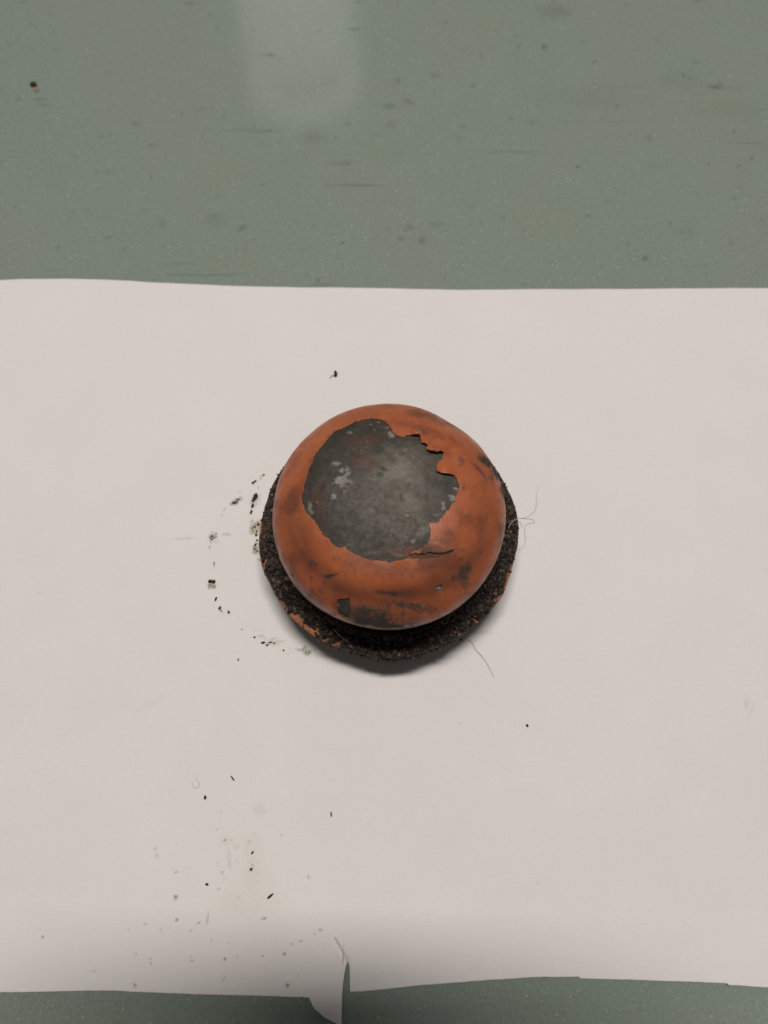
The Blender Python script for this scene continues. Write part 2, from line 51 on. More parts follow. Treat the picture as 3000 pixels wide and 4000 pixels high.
TABLE_SPOTS = [(-105.33,155.41,0.54,0.79,20,0.9),(-102.02,156.15,0.72,1.36,0,0.35),(-60.49,165.06,0.63,0.79,0,0.8),(-44.85,194.95,1.81,1.02,-25,0.75),(-48.19,194.37,2.71,1.13,0,0.3),(-40.59,192.65,1.81,0.9,0,0.25),(-93.2,161.5,1.99,1.13,-5,0.45),(-85.89,151.92,2.71,1.02,0,0.35),(-45.55,157.96,6.78,0.68,3,0.55),(-53.27,158.82,8.14,0.57,3,0.35),(-69.33,168.55,4.52,0.57,5,0.3),(-77.72,107.33,0.45,0.68,0,0.95),(-46.88,110.2,0.45,0.57,0,0.8),(-15.77,109.24,0.81,0.57,0,0.8),(-24.08,94.19,0.63,0.68,0,1),(-27.46,96.04,0.63,0.57,0,0.8),(-114.59,107.33,0.72,0.68,0,0.8),(-123.44,94.93,0.63,0.57,0,0.9),(-51.22,115.51,2.35,1.13,45,0.5),(-91.31,106.38,0.72,0.9,0,0.5),(-112.87,159.35,0.54,0.68,0,0.6),(-113.33,146.58,0.45,0.57,0,0.5),(-111.37,122.16,0.63,0.79,0,0.6),(-131.87,125.13,0.45,0.79,0,0.5),(-102.68,109.43,0.45,0.57,0,0.6),(-97.52,111.64,1.45,0.9,30,0.35),(-105.76,186.14,0.54,0.57,0,0.5),(-127.06,197.85,0.63,0.79,0,0.6),(-138.68,210.81,0.63,1.02,0,0.45),(-136.58,208.67,0.9,0.68,0,0.55),(-118.86,208.67,0.45,0.9,0,0.5),(-145.11,199.6,1.27,0.79,10,0.4),(-69.42,215.37,0.63,0.79,0,0.65),(-66.24,208.43,1.27,1.02,0,0.4),(-51.96,207.0,0.72,0.79,0,0.35),(-26.82,207.0,0.81,0.79,0,0.4),(-32.55,203.7,0.63,0.79,0,0.35),(-12.92,207.71,3.62,1.02,0,0.5),(-13.45,214.41,0.9,0.79,0,0.4),(-11.2,133.64,11.75,0.45,0,0.55),(-20.73,133.54,0.72,0.57,0,0.6),(-61.65,96.42,18.98,0.34,0,0.5),(-73.14,100.71,9.04,0.34,0,0.25),(-116.5,120.68,10.85,0.34,0,0.3),(-129.85,172.94,3.07,0.9,0,0.5),(-138.07,172.94,2.17,0.79,0,0.35),(-128.65,170.52,3.07,0.9,5,0.4),(-44.81,134.05,0.81,0.9,0,0.4),(-60.92,129.31,0.63,0.79,0,0.5),(-95.77,141.19,0.63,0.79,0,0.4),(-85.37,137.4,0.81,0.9,0,0.35),(-100.59,139.45,2.71,0.9,0,0.25),(-19.07,154.56,0.63,0.68,0,0.5),(-19.03,174.93,0.54,0.68,0,0.5),(-22.02,142.53,0.72,0.9,0,0.3),(-14.93,161.5,1.63,1.02,0,0.4),(-15.5,143.57,4.52,1.58,-5,0.3),(-27.59,155.62,6.33,4.52,0,0.22),(-60.83,119.41,4.52,3.39,0,0.22),(-79.4,117.16,1.27,1.81,30,0.3),(-29.37,105.9,0.54,0.57,0,0.5),(-38.69,98.37,0.54,0.45,0,0.5),(-4.07,111.64,0.81,1.02,0,0.5),(-32.35,133.85,0.9,0.9,0,0.25),(-76.48,166.37,0.81,0.68,0,0.5),(-39.06,125.82,0.81,0.9,0,0.3),(-21.82,92.53,5.42,0.45,0,0.4),(-145.43,176.81,0.54,0.57,0,0.7),(-139.79,144.6,1.27,0.57,0,0.3),(-55.91,99.77,0.45,0.45,0,0.4),(-77.99,201.35,0.9,1.58,0,0.2),(-77.74,221.07,2.71,1.36,0,0.4),(-143.37,221.44,1.27,1.02,0,0.4),(-11.26,221.68,1.81,0.9,0,0.4),(-112.88,96.04,0.45,0.57,0,0.5),(22.86,211.17,0.63,0.68,0,0.8),(23.52,212.01,1.27,0.57,0,0.3),(60.36,198.43,1.27,1.7,0,0.65),(50.51,199.01,0.81,1.58,0,0.4),(50.19,204.64,0.9,0.79,0,0.45),(79.06,191.27,0.81,0.79,20,0.65),(112.26,184.66,0.72,0.9,0,0.8),(114.69,182.97,0.9,0.79,0,0.55),(117.43,190.92,2.35,1.58,0,0.3),(122.5,185.79,0.63,0.68,0,0.6),(123.33,178.82,3.07,1.13,-8,0.8),(120.81,179.6,1.08,0.68,0,0.5),(125.42,180.16,1.81,1.58,0,0.4),(117.46,191.15,1.63,1.13,0,0.3),(116.07,175.15,0.54,0.57,0,0.6),(85.69,169.64,0.63,0.9,-20,1),(86.78,170.19,1.27,0.57,0,0.3),(68.76,141.81,0.9,0.68,0,0.9),(70.92,139.45,1.08,0.57,-30,0.4),(127.55,158.07,0.54,0.68,0,0.7),(132.36,145.64,0.63,0.79,0,1.1),(116.26,143.36,0.63,0.68,0,0.7),(32.28,179.6,1.45,1.13,-10,0.55),(27.75,160.43,1.18,1.02,0,0.4),(17.99,184.66,2.71,2.03,0,0.3),(6.01,114.63,0.63,0.57,0,0.8),(7.64,115.99,2.71,1.13,-35,0.4),(17.43,117.16,3.07,1.36,0,0.35),(4.76,111.16,1.45,1.36,0,0.4),(12.03,110.68,1.81,2.49,0,0.45),(47.78,114.05,0.54,0.68,0,0.6),(88.77,102.59,1.08,0.68,-30,1),(89.67,103.54,1.08,0.45,-40,0.7),(83.82,109.24,0.63,0.68,0,0.6),(99.45,117.45,0.63,1.02,0,0.6),(70.64,120.68,1.45,0.68,0,0.4),(19.34,95.12,0.54,0.57,0,0.65),(46.18,92.53,0.63,0.68,0,0.7),(44.07,90.05,1.27,0.45,0,0.4),(35.73,194.37,0.81,0.9,0,0.4),(32.4,195.3,0.63,0.68,0,0.4),(34.83,189.21,0.54,0.68,0,0.4),(65.35,216.82,8.14,4.52,0,0.3),(69.5,217.79,0.81,0.68,0,0.4),(94.25,220.22,1.27,0.79,10,0.5),(98.74,210.81,0.72,0.57,0,0.4),(104.52,201.93,0.81,0.68,0,0.45),(101.32,209.62,0.81,0.57,0,0.3),(75.45,201.35,1.27,0.79,0,0.3),(79.34,164.2,0.54,0.68,0,0.5),(85.16,155.83,0.54,0.68,0,0.4),(89.58,156.68,0.72,1.13,0,0.35),(95.9,154.56,1.81,1.81,0,0.3),(85.96,148.25,0.54,0.68,0,0.4),(127.28,142.43,1.27,0.9,0,0.4),(123.62,128.31,1.08,1.02,0,0.35),(126.3,132.63,0.72,0.68,0,0.35),(132.01,118.43,0.63,0.57,0,0.6),(119.72,109.24,1.27,0.9,20,0.35),(127.67,178.71,8.14,0.45,0,0.3),(75.77,162.47,29.83,0.34,0,0.3),(45.94,148.77,23.5,0.34,1,0.32),(133.4,152.66,7.23,0.45,0,0.35),(91.07,178.71,10.85,0.34,0,0.2),(45.86,163.66,1.08,1.13,0,0.4),(40.76,119.9,0.9,1.02,0,0.3),(32.92,117.75,0.81,0.79,0,0.3),(78.56,127.02,1.99,0.45,0,0.3),(29.87,123.84,0.81,1.02,0,0.25),(8.22,171.84,3.07,1.13,-30,0.4),(0.43,169.64,2.71,1.81,0,0.4),(3.95,181.84,1.45,2.26,0,0.3),(1.26,160.96,2.71,2.26,0,0.25),(65.27,222.29,1.08,0.68,0,0.7),(122.72,222.29,2.17,0.68,0,0.6),(53.48,162.04,2.71,1.58,0,0.3),(57.23,160.43,0.81,0.68,0,0.3),(109.81,182.41,10.85,5.65,0,0.14),(104.17,114.05,3.62,3.39,0,0.16),(127.99,168.55,18.08,4.52,0,0.1),(76.74,174.04,23.5,6.78,0,0.1),(19.35,129.92,0.45,0.57,0,0.4),(-0.24,114.83,0.54,0.57,0,0.8),(25.87,154.56,2.35,2.49,0,0.15),(40.9,97.91,0.72,0.9,0,0.35),(96.66,142.02,5.42,2.26,0,0.12)]
CRUMBS = [('tall',-17.17,57.77,1.01,1.76,15),('tailbit',-18.33,57.3,0.39,0.72,-20),('tailtip',-18.91,56.74,0.62,0.24,20),('lump',-53.4,-11.35,1.17,0.96,0),('lump2',-52.32,-11.42,1.01,0.96,30),('inner',-41.16,15.87,1.09,1.28,-20),('inner',-41.49,14.9,1.09,0.96,20),('inner',-41.89,14.29,0.78,0.8,0),('inner',-40.85,15.41,0.55,1.44,-20),('inner2',-41.94,12.62,0.78,1.12,0),('inner2',-42.12,12.23,0.55,0.64,0),('inner3',-42.19,10.78,0.62,0.8,20),('inner3',-42.42,10.24,0.47,0.64,0),('top',-42.14,20.23,1.09,0.56,35),('top',-41.5,20.72,0.7,0.48,20),('top2',-38.99,22.79,0.62,0.48,20),('outer',-47.59,13.59,1.09,0.56,25),('outer',-46.51,14.65,0.62,0.48,0),('olive',-40.93,5.79,0.7,0.48,0),('olive',-39.86,6.53,0.7,0.72,0),('olive',-40.23,4.3,0.47,0.72,0),('olive',-40.37,3.18,0.7,0.8,0),('mid',-40.03,1.5,0.55,0.56,0),('mid',-40.44,0.1,0.55,1.12,-25),('mid',-40.51,-1.28,0.47,0.48,0),('mid',-39.77,-1.95,0.47,0.56,0),('dots',-53.89,2.83,0.55,0.56,0),('dots',-53.96,1.8,0.55,0.48,0),('dots',-52.66,3.57,0.39,0.32,0),('dots',-53.37,2.24,0.39,0.48,0),('dots',-52.59,2.5,0.7,0.24,0),('dots',-54.28,2.39,0.39,0.4,0),('comma',-52.62,-5.77,0.31,1.04,-8),('seed',-51.38,-16.76,0.55,1.12,-15),('tri',-50.01,-19.41,0.62,1.04,-25),('tri',-49.46,-20.24,0.47,0.4,0),('pair',-47.27,-20.65,0.62,0.72,0),('dot',-43.11,-25.74,0.31,0.32,0),('oval',-39.25,-28.08,0.7,0.4,10),('bean',-36.65,-29.65,1.17,0.64,10),('dash',-34.62,-29.54,1.09,0.32,8),('under',-35.4,-30.35,0.62,0.48,0),('end',-33.47,-29.79,0.55,0.4,0),('single',-30.62,-31.86,0.47,0.56,0),('low',-43.63,-34.59,0.39,0.64,25),('sliver_a',-43.32,-67.12,0.39,1.76,40),('speck_a',-50.57,-72.13,0.62,0.96,0),('sliver_b',-31.52,-96.72,0.55,1.76,-50),('comma2',-36.84,-86.14,0.47,0.96,-40),('clot',-48.53,-93.87,0.78,0.56,-20),('rod',-15.75,-76.54,0.31,1.12,15),('spot_a',-34.94,-110.7,0.78,0.72,0),('spot_b',-51.14,-114.1,0.78,0.56,20),('spot_c',-14.82,-110.93,0.7,0.96,-40),('round',39.26,-53.0,0.7,0.8,30),('shade',21.29,-28.75,0.55,0.56,0),('greenish',-36.97,-90.19,0.62,0.56,0)]
TABLE_CRUMB = [(-133.21,179.66),(-131.99,177.19)]
HAIRS = [('front',[(23.2,-28.93),(24.12,-29.43),(24.81,-30.33),(25.13,-31.32),(26.25,-32.66),(27.37,-33.91),(28.22,-35.15),(29.05,-36.74),(29.54,-37.8),(30.45,-39.55)]),('long',[(39.79,8.52),(41.88,8.69),(43.31,9.3),(44.43,10.09),(45.36,11.33),(45.83,12.91),(45.93,14.51),(45.93,16.33),(46.51,17.82),(47.33,18.86),(48.48,19.78)]),('loop',[(39.79,8.52),(41.66,8.44),(43.78,8.24),(44.62,7.96),(44.96,7.45),(44.56,7.01),(43.27,6.84),(42.28,6.28),(41.75,5.28),(41.64,4.28),(41.8,2.51),(41.6,0.75),(41.05,-0.57),(40.49,-1.17),(39.25,-1.5)]),('hook',[(40.01,7.62),(40.71,6.84),(41.15,6.0),(40.42,5.39)]),('ring',[(-53.41,-66.91),(-53.23,-67.55),(-52.67,-68.2),(-52.41,-68.84),(-52.74,-69.49),(-53.24,-69.68),(-53.83,-69.49),(-54.29,-68.84),(-54.5,-67.94)]),('flange_hair',[(36.8,3.32),(35.83,2.8),(34.88,1.77),(34.29,0.84),(34.16,0.11)]),('flange_hair2',[(-15.86,-27.48),(-14.68,-28.64),(-13.5,-30.03),(-12.1,-31.07),(-11.17,-31.76)])]

# ------------------------------------------------------------------ numpy helpers
def hash01(i, j, k, seed):
    h = (i*374761393 + j*668265263 + k*2147483647 + seed*974711) & 0xFFFFFFFF
    h = ((h ^ (h >> 13)) * 1274126177) & 0xFFFFFFFF
    h = ((h ^ (h >> 16)) * 2246822519) & 0xFFFFFFFF
    return ((h ^ (h >> 15)) & 0xFFFF) / 65535.0
def noise(x, y, z=0.0, scale=1.0, seed=0, octaves=1, gain=.5):
    x = np.asarray(x, float)*1.0; y = np.asarray(y, float)*1.0; z = np.zeros_like(x)+z
    out = np.zeros_like(x); amp = 1.0; tot = 0.0; f = 1.0/scale
    for o in range(octaves):
        X, Y, Z = x*f+37.7*o, y*f+11.3*o, z*f+5.9*o
        i, j, k = np.floor(X).astype(np.int64), np.floor(Y).astype(np.int64), np.floor(Z).astype(np.int64)
        u, v, w = X-i, Y-j, Z-k
        u, v, w = [t*t*(3-2*t) for t in (u, v, w)]
        a = 0
        for di in (0, 1):
            for dj in (0, 1):
                for dk in (0, 1):
                    a = a + hash01(i+di, j+dj, k+dk, seed+o)*(u if di else 1-u)*(v if dj else 1-v)*(w if dk else 1-w)
        out += amp*(a*2-1); tot += amp; amp *= gain; f *= 2
    return out/tot
def smooth(a, b, x):
    t = np.clip((x-a)/(b-a), 0, 1); return t*t*(3-2*t)
def inside(poly, x, y):
    r = np.zeros(x.shape, bool); n = len(poly)
    for i in range(n):
        x0, y0 = poly[i]; x1, y1 = poly[(i+1) % n]
        if y0 == y1: continue
        c = (y0 > y) != (y1 > y)
        r ^= c & (x < (x1-x0)*(y-y0)/(y1-y0)+x0)
    return r
def blobs(items, x, y, seed=0, rough=.8, nscale=1.4, hard=.35):
    """sum of noisy-edged elliptical spots: (x, y, rx, ry, degrees, strength)"""
    out = np.zeros(x.shape)
    for n, (bx, by, rx, ry, rot, s) in enumerate(items):
        R = max(rx, ry)*2.4+.3
        m = (np.abs(x-bx) < R) & (np.abs(y-by) < R)
        if not m.any(): continue
        dx, dy = x[m]-bx, y[m]-by; c, q = math.cos(math.radians(rot)), math.sin(math.radians(rot))
        a, b = (dx*c+dy*q)/max(rx, .03), (-dx*q+dy*c)/max(ry, .03)
        d = np.sqrt(a*a+b*b)
        d = d + rough*noise(x[m], y[m], 0, min(nscale, max(.16, min(rx, ry)*1.1)), seed+n, 3, .6)
        out[m] = np.maximum(out[m], s*(1-smooth(1-hard, 1+hard, d)))
    return out

def mesh_from(name, verts, faces, mat=None, smooth_shade=True, attrs=None):
    me = bpy.data.meshes.new(name)
    V = np.asarray(verts, np.float32)*MM; Fq = np.asarray(faces, np.int32)
    me.vertices.add(len(V)); me.vertices.foreach_set('co', V.ravel())
    k = Fq.shape[1]
    me.loops.add(Fq.size); me.loops.foreach_set('vertex_index', Fq.ravel())
    me.polygons.add(len(Fq)); me.polygons.foreach_set('loop_start', np.arange(0, Fq.size, k, dtype=np.int32))
    try: me.polygons.foreach_set('loop_total', np.full(len(Fq), k, np.int32))
    except Exception: pass
    me.update(calc_edges=True)
    me.polygons.foreach_set('use_smooth', np.full(len(Fq), smooth_shade))
    for an, val in (attrs or {}).items():
        a = me.attributes.new(an, 'FLOAT', 'POINT'); a.data.foreach_set('value', np.asarray(val, np.float32))
    if mat: me.materials.append(mat)
    me.validate(); return me
def put(name, me, parent=None, loc=None, label=None, cat=None, group=None, kind=None):
    o = bpy.data.objects.new(name, me); COL.objects.link(o)
    if parent: o.parent = parent
    if loc is not None: o.location = Vector(loc)*MM
    if label: o['label'] = label
    if cat: o['category'] = cat
    if group: o['group'] = group
    if kind: o['kind'] = kind
    return o
def grid_faces(nu, nv, wrap=False):
    i = np.arange(nu if wrap else nu-1); j = np.arange(nv-1)
    I, J = np.meshgrid(i, j, indexing='ij'); I2 = (I+1) % nu
    return np.stack([I*nv+J, I2*nv+J, I2*nv+J+1, I*nv+J+1], -1).reshape(-1, 4)

# ------------------------------------------------------------------ materials
class Mat:
    def __init__(s, name):
        s.m = bpy.data.materials.new(name); s.m.use_nodes = True
        s.t = s.m.node_tree; s.b = s.t.nodes['Principled BSDF']; s.tc = None
    def n(s, kind, **kw):
        nd = s.t.nodes.new(kind)
        for k, v in kw.items(): setattr(nd, k, v)
        return nd
    def link(s, a, b): s.t.links.new(a, b)
    def coord(s):
        if not s.tc: s.tc = s.n('ShaderNodeNewGeometry').outputs['Position']
        return s.tc
    def noise(s, scale, detail=4, rough=.55, stretch=None):
        """scale in mm"""
        nd = s.n('ShaderNodeTexNoise'); nd.inputs['Scale'].default_value = 1000.0/scale
        nd.inputs['Detail'].default_value = detail; nd.inputs['Roughness'].default_value = rough
        if stretch:
            mp = s.n('ShaderNodeMapping'); mp.inputs['Scale'].default_value = stretch
            s.link(s.coord(), mp.inputs[0]); s.link(mp.outputs[0], nd.inputs['Vector'])
        else: s.link(s.coord(), nd.inputs['Vector'])
        return nd.outputs['Fac']
    def attr(s, name): return s.n('ShaderNodeAttribute', attribute_name=name).outputs['Fac']
    def ramp(s, fac, lo, hi, a=0.0, b=1.0):
        r = s.n('ShaderNodeMapRange'); r.interpolation_type = 'SMOOTHSTEP'
        s.link(fac, r.inputs[0]); r.inputs[1].default_value = lo; r.inputs[2].default_value = hi
        r.inputs[3].default_value = a; r.inputs[4].default_value = b
        return r.outputs[0]
    def math(s, op, a, b):
        nd = s.n('ShaderNodeMath', operation=op)
        for i, v in enumerate((a, b)):
            if isinstance(v, (int, float)): nd.inputs[i].default_value = v
            else: s.link(v, nd.inputs[i])
        return nd.outputs[0]
    def mix(s, fac, a, b):
        nd = s.n('ShaderNodeMix', data_type='RGBA')
        for sock, v in ((nd.inputs[0], fac), (nd.inputs[6], a), (nd.inputs[7], b)):
            if isinstance(v, (int, float)): sock.default_value = v
            elif isinstance(v, tuple): sock.default_value = (*v, 1)
            else: s.link(v, sock)
        return nd.outputs[2]
    def bump(s, h, dist_mm, strength=1.0, normal=None):
        nd = s.n('ShaderNodeBump'); nd.inputs['Strength'].default_value = strength
        nd.inputs['Distance'].default_value = dist_mm*MM
        s.link(h, nd.inputs['Height'])
        if normal is not None: s.link(normal, nd.inputs['Normal'])
        return nd.outputs[0]
    def set(s, **kw):
        for k, v in kw.items():
            i = s.b.inputs[k]
            if isinstance(v, (int, float)): i.default_value = v
            elif isinstance(v, tuple): i.default_value = (*v, 1)
            else: s.link(v, i)
        return s.m

def paper_material():
    M = Mat('paper')
    fib = M.noise(.5, 5, .7)
    base = M.mix(M.ramp(M.noise(26, 3), .3, .7), (.77, .733, .718), (.79, .756, .738))
    base = M.mix(M.ramp(fib, .35, .75, 0, .5), base, (.69, .662, .64))
    base = M.mix(M.ramp(M.noise(1.1, 2), .70, .80, 0, .18), base, (.86, .84, .82))
    wob = M.ramp(M.noise(.45, 4, .7), .3, .62, .25, 1.15)
    for nm, c in (('buff', (.55, .50, .36)), ('violet', (.42, .38, .50)), ('grey', (.19, .18, .165)), ('olive', (.215, .19, .085)), ('brown', (.085, .065, .03))):
        base = M.mix(M.math('MINIMUM', M.math('MULTIPLY', M.attr(nm), wob), 1.0), base, c)
    return M.set(**{'Base Color': base, 'Roughness': .75, 'Specular IOR Level': .25,
                    'Normal': M.bump(fib, .03, .8, M.bump(M.noise(45, 2), .7, .35))})
def table_material():
    M = Mat('table_laminate')
    a = M.ramp(M.noise(70, 3, .6), .32, .68)
    base = M.mix(a, (.232, .282, .238), (.246, .280, .258))
    base = M.mix(M.ramp(M.noise(38, 3), .5, .75, 0, .6), base, (.250, .278, .222))
    base = M.mix(M.ramp(M.noise(9, 4, .7, (1, 1.5, 1)), .55, .85, 0, .25), base, (.17, .20, .16))
    base = M.mix(M.ramp(M.noise(.9, 2), .3, .75, 0, .45), base, (.16, .205, .16))
    base = M.mix(M.ramp(M.noise(.8, 3, .6), .57, .70, 0, .38), base, (.44, .48, .40))
    v = M.n('ShaderNodeTexVoronoi'); v.inputs['Scale'].default_value = 1000/2.6; M.link(M.coord(), v.inputs['Vector'])
    base = M.mix(M.ramp(v.outputs['Distance'],   .05, .12, .42, 0), base, (.70, .74, .64))
    base = M.mix(M.attr('dark_tone'), base, (.03, .034, .024))  # grimy spots on the laminate
    scr = M.noise(5, 3, .6, (.05, 1.4, 1))
    rg = M.ramp(scr, .3, .7, .075, .12)
    return M.set(**{'Base Color': base, 'Roughness': rg, 'Specular IOR Level': .5,
                    'Normal': M.bump(M.noise(2.2, 3), .012, .25, M.bump(M.noise(70, 1), .12, .4))})
def paint_material():
    M = Mat('orange_paint')
    n1 = M.noise(9, 4, .6); n2 = M.noise(2.4, 5, .65); n3 = M.noise(.7, 4, .7)
    base = M.mix(M.ramp(n1, .3, .7), (.35, .091, .035), (.445, .126, .047))
    base = M.mix(M.ramp(n2, .45, .8, 0, .65), base, (.28, .080, .036))
    base = M.mix(M.ramp(M.noise(5, 4, .6, (1, 1, .35)), .55, .75, 0, .45), base, (.52, .165, .062))
    base = M.mix(M.ramp(n3, .66, .78, 0, .45), base, (.12, .035, .02))
    base = M.mix(M.math('MULTIPLY', M.attr('dark_tone'), M.ramp(M.noise(4.5, 5, .65), .25, .65, .55, 1)), base, (.105, .034, .021))  # grimy patches, with the shade of the front painted in
    base = M.mix(M.math('MULTIPLY', M.attr('dust'), M.ramp(n2, .2, .75, .45, 1)), base, (.175, .112, .093))
    d = M.math('MULTIPLY', M.attr('dirt'), M.ramp(n3, .25, .6, .75, 1.3))
    base = M.mix(M.math('MINIMUM', d, 1.0), base, (.042, .031, .026))
    for st_ in ((.18, 2.2, 1.0), (1.6, .16, .8), (.9, .9, .12)):
        sc = M.ramp(M.noise(1.3, 3, .6, st_), .66, .72, 0, .5)
        base = M.mix(M.math('MULTIPLY', sc, M.ramp(n1, .42, .62)), base, (.17, .05, .027))
    base = M.mix(M.ramp(M.noise(.9, 2), .72, .77, 0, .55), base, (.52, .24, .13))
    base = M.mix(M.ramp(M.noise(1.7, 4, .75), .64, .70, 0, .7), base, (.085, .04, .026))
    base = M.mix(M.attr('edge'), base, (.10, .045, .028))
    r = M.ramp(M.math('ADD', M.attr('dirt'), M.attr('dust')), .1, .9, .44, .85)
    r = M.math('ADD', r, M.ramp(n2, .35, .7, -.12, .12))
    return M.set(**{'Base Color': base, 'Roughness': r, 'Specular IOR Level': .45,
                    'Normal': M.bump(n3, .09, .45, M.bump(n2, .2, .5))})
def metal_material():
    M = Mat('bare_grey_metal')
    n1 = M.noise(6, 5, .65); n2 = M.noise(1.3, 5, .7); n3 = M.noise(.5, 3, .7)
    base = M.mix(M.ramp(n1, .3, .7), (.044, .037, .030), (.070, .060, .048))
    base = M.mix(M.ramp(n2, .46, .70, 0, .75), base, (.034, .030, .026))
    base = M.mix(M.ramp(M.noise(2.8, 4, .7), .5, .72, 0, .5), base, (.105, .095, .080))
    base = M.mix(M.math('MULTIPLY', M.attr('light'), M.ramp(n2, .25, .65, .4, 1)), base, (.190, .172, .138))  # pale zones of the metal, the lamp's highlight painted in with them
    base = M.mix(M.math('MINIMUM', M.attr('brown'), 1.0), base, (.105, .040, .021))
    base = M.mix(M.attr('dark'), base, (.030, .028, .025))
    base = M.mix(M.ramp(n3, .68, .80, 0, .35), base, (.30, .29, .26))
    base = M.mix(M.math('MULTIPLY', M.attr('white'), M.ramp(n3, .25, .55, .5, 1)), base, (.24, .225, .195))
    met = M.ramp(M.attr('white'), 0, .5, .22, 0)
    return M.set(**{'Base Color': base, 'Metallic': met, 'Roughness': M.ramp(n2, .3, .7, .48, .66), 'Specular IOR Level': .35,
                    'Normal': M.bump(n3, .09, .55, M.bump(n2, .22, .5))})
def flange_material():
    M = Mat('dirty_orange_rim')
    n2 = M.noise(1.6, 5, .65); n3 = M.noise(.6, 4, .7)
    base = M.mix(M.ramp(n2, .35, .7), (.36, .125, .055), (.50, .20, .10))
    base = M.mix(M.ramp(n3, .5, .72, 0, .75), base, (.13, .06, .035))
    base = M.mix(M.attr('soiled'), base, M.mix(M.ramp(n2, .4, .66), (.030, .023, .019), (.085, .058, .046)))
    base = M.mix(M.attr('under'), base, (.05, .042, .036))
    return M.set(**{'Base Color': base, 'Roughness': .75, 'Normal': M.bump(n3, .12, .6)})
def soil_material():
    M = Mat('black_soil')
    n2 = M.noise(1.1, 4, .7)
    base = M.mix(M.ramp(n2, .3, .75), (.016, .012, .010), (.072, .054, .043))
    base = M.mix(M.ramp(M.noise(2.3, 3, .6), .58, .72, 0, .6), base, (.13, .095, .075))
    base = M.mix(M.ramp(M.noise(.45, 2), .72, .78, 0, .7), base, (.20, .19, .18))
    base = M.mix(M.attr('pale'), base, (.165, .118, .092))
    base = M.mix(M.attr('black'), base, (.008, .0065, .006))
    return M.set(**{'Base Color': base, 'Roughness': .85, 'Specular IOR Level': .25, 'Normal': M.bump(M.noise(.4, 4, .7), .16, .7)})
def plain(name, c, rough=.6, **kw):
    M = Mat(name); base = M.mix(M.ramp(M.noise(.6, 3), .3, .7), tuple(v*.75 for v in c), tuple(min(1, v*1.2) for v in c))
    return M.set(**{'Base Color': base, 'Roughness': rough, **kw})
M_PAPER, M_TABLE, M_PAINT, M_METAL, M_RIM, M_SOIL = paper_material(), table_material(), paint_material(), metal_material(), flange_material(), soil_material()
M_CRUMB = plain('dry_soil', (.022, .018, .014), .8); M_TAN = plain('tan_flake', (.27, .19, .105), .8); M_HAIR = plain('hair', (.52, .50, .47), .45)
M_DARKHAIR = plain('dark_hair', (.20, .18, .16), .45)

# ------------------------------------------------------------------ table top
def axis(lo, hi, step, outer):
    a = list(np.arange(lo, hi+1e-6, step)); return np.array(sorted([-o for o in outer] + a + list(outer)), float)
xs = axis(-165, 165, .75, (200, 300, 500, 800)); ys = np.array([-500, -300, -180, -130]+list(np.arange(-100, 40, 5.0))+list(np.arange(40, 245, .75))+[300, 400, 600, 900, 1300], float)
X, Y = np.meshgrid(xs, ys, indexing='ij'); X, Y = X.ravel(), Y.ravel()
dark_tone = blobs([(a, b, rx*.72, ry*.72, r, s*.58) for a, b, rx, ry, r, s in TABLE_SPOTS], X, Y, 5, .6, 1.2, .7)
extra = [(RNG.uniform(-165, 165), RNG.uniform(95, 250), RNG.uniform(.2, .8), RNG.uniform(.2, .7), RNG.uniform(-20, 20), RNG.uniform(.06, .2)) for _ in range(110)]
dark_tone = np.maximum(dark_tone, blobs(extra, X, Y, 400, .5, 1.5, .55))
me = mesh_from('table_top', np.stack([X, Y, 0*X], 1), grid_faces(len(xs), len(ys)), M_TABLE, True, {'dark_tone': np.clip(dark_tone, 0, .92)})
put('table_top', me, kind='structure')

# ------------------------------------------------------------------ torn sheet of paper
px_ = np.array([p[0] for p in PAPER_TOP]); py_ = np.array([p[1] for p in PAPER_TOP])
bx = np.array([p[0] for p in PAPER_BOTTOM]); by = np.array([p[1] for p in PAPER_BOTTOM])
for k in range(1, len(bx)):
    if bx[k] <= bx[k-1]: bx[k] = bx[k-1]+.02
xs = np.unique(np.concatenate([np.arange(-148, 149, .42), bx[(bx > -148) & (bx < 149)]]))
nv = 520
yt = np.interp(xs, px_, py_) + .16*noise(xs, xs*0, 0, 9, 3, 3)
yb = np.interp(xs, bx, by) + (.10+.16*np.exp(-((xs+17)/8)**2))*noise(xs, xs*0, 7, 1.6, 4, 3, .7)
X = np.repeat(xs[:, None], nv, 1); Y_MID = -98.0; n_low = 90
t_low = np.linspace(0, 1, n_low, endpoint=False)[None]; t_up = np.linspace(0, 1, nv-n_low)[None]
Y = np.concatenate([yb[:, None]*(1-t_low)+Y_MID*t_low, Y_MID*(1-t_up)+yt[:, None]*t_up], 1)
Xf, Yf = X.ravel(), Y.ravel()
slit = bx[list(by).index(max(by[10:18]))] if len(by) > 18 else 0
slit_x = float(CREASE[-1][0])
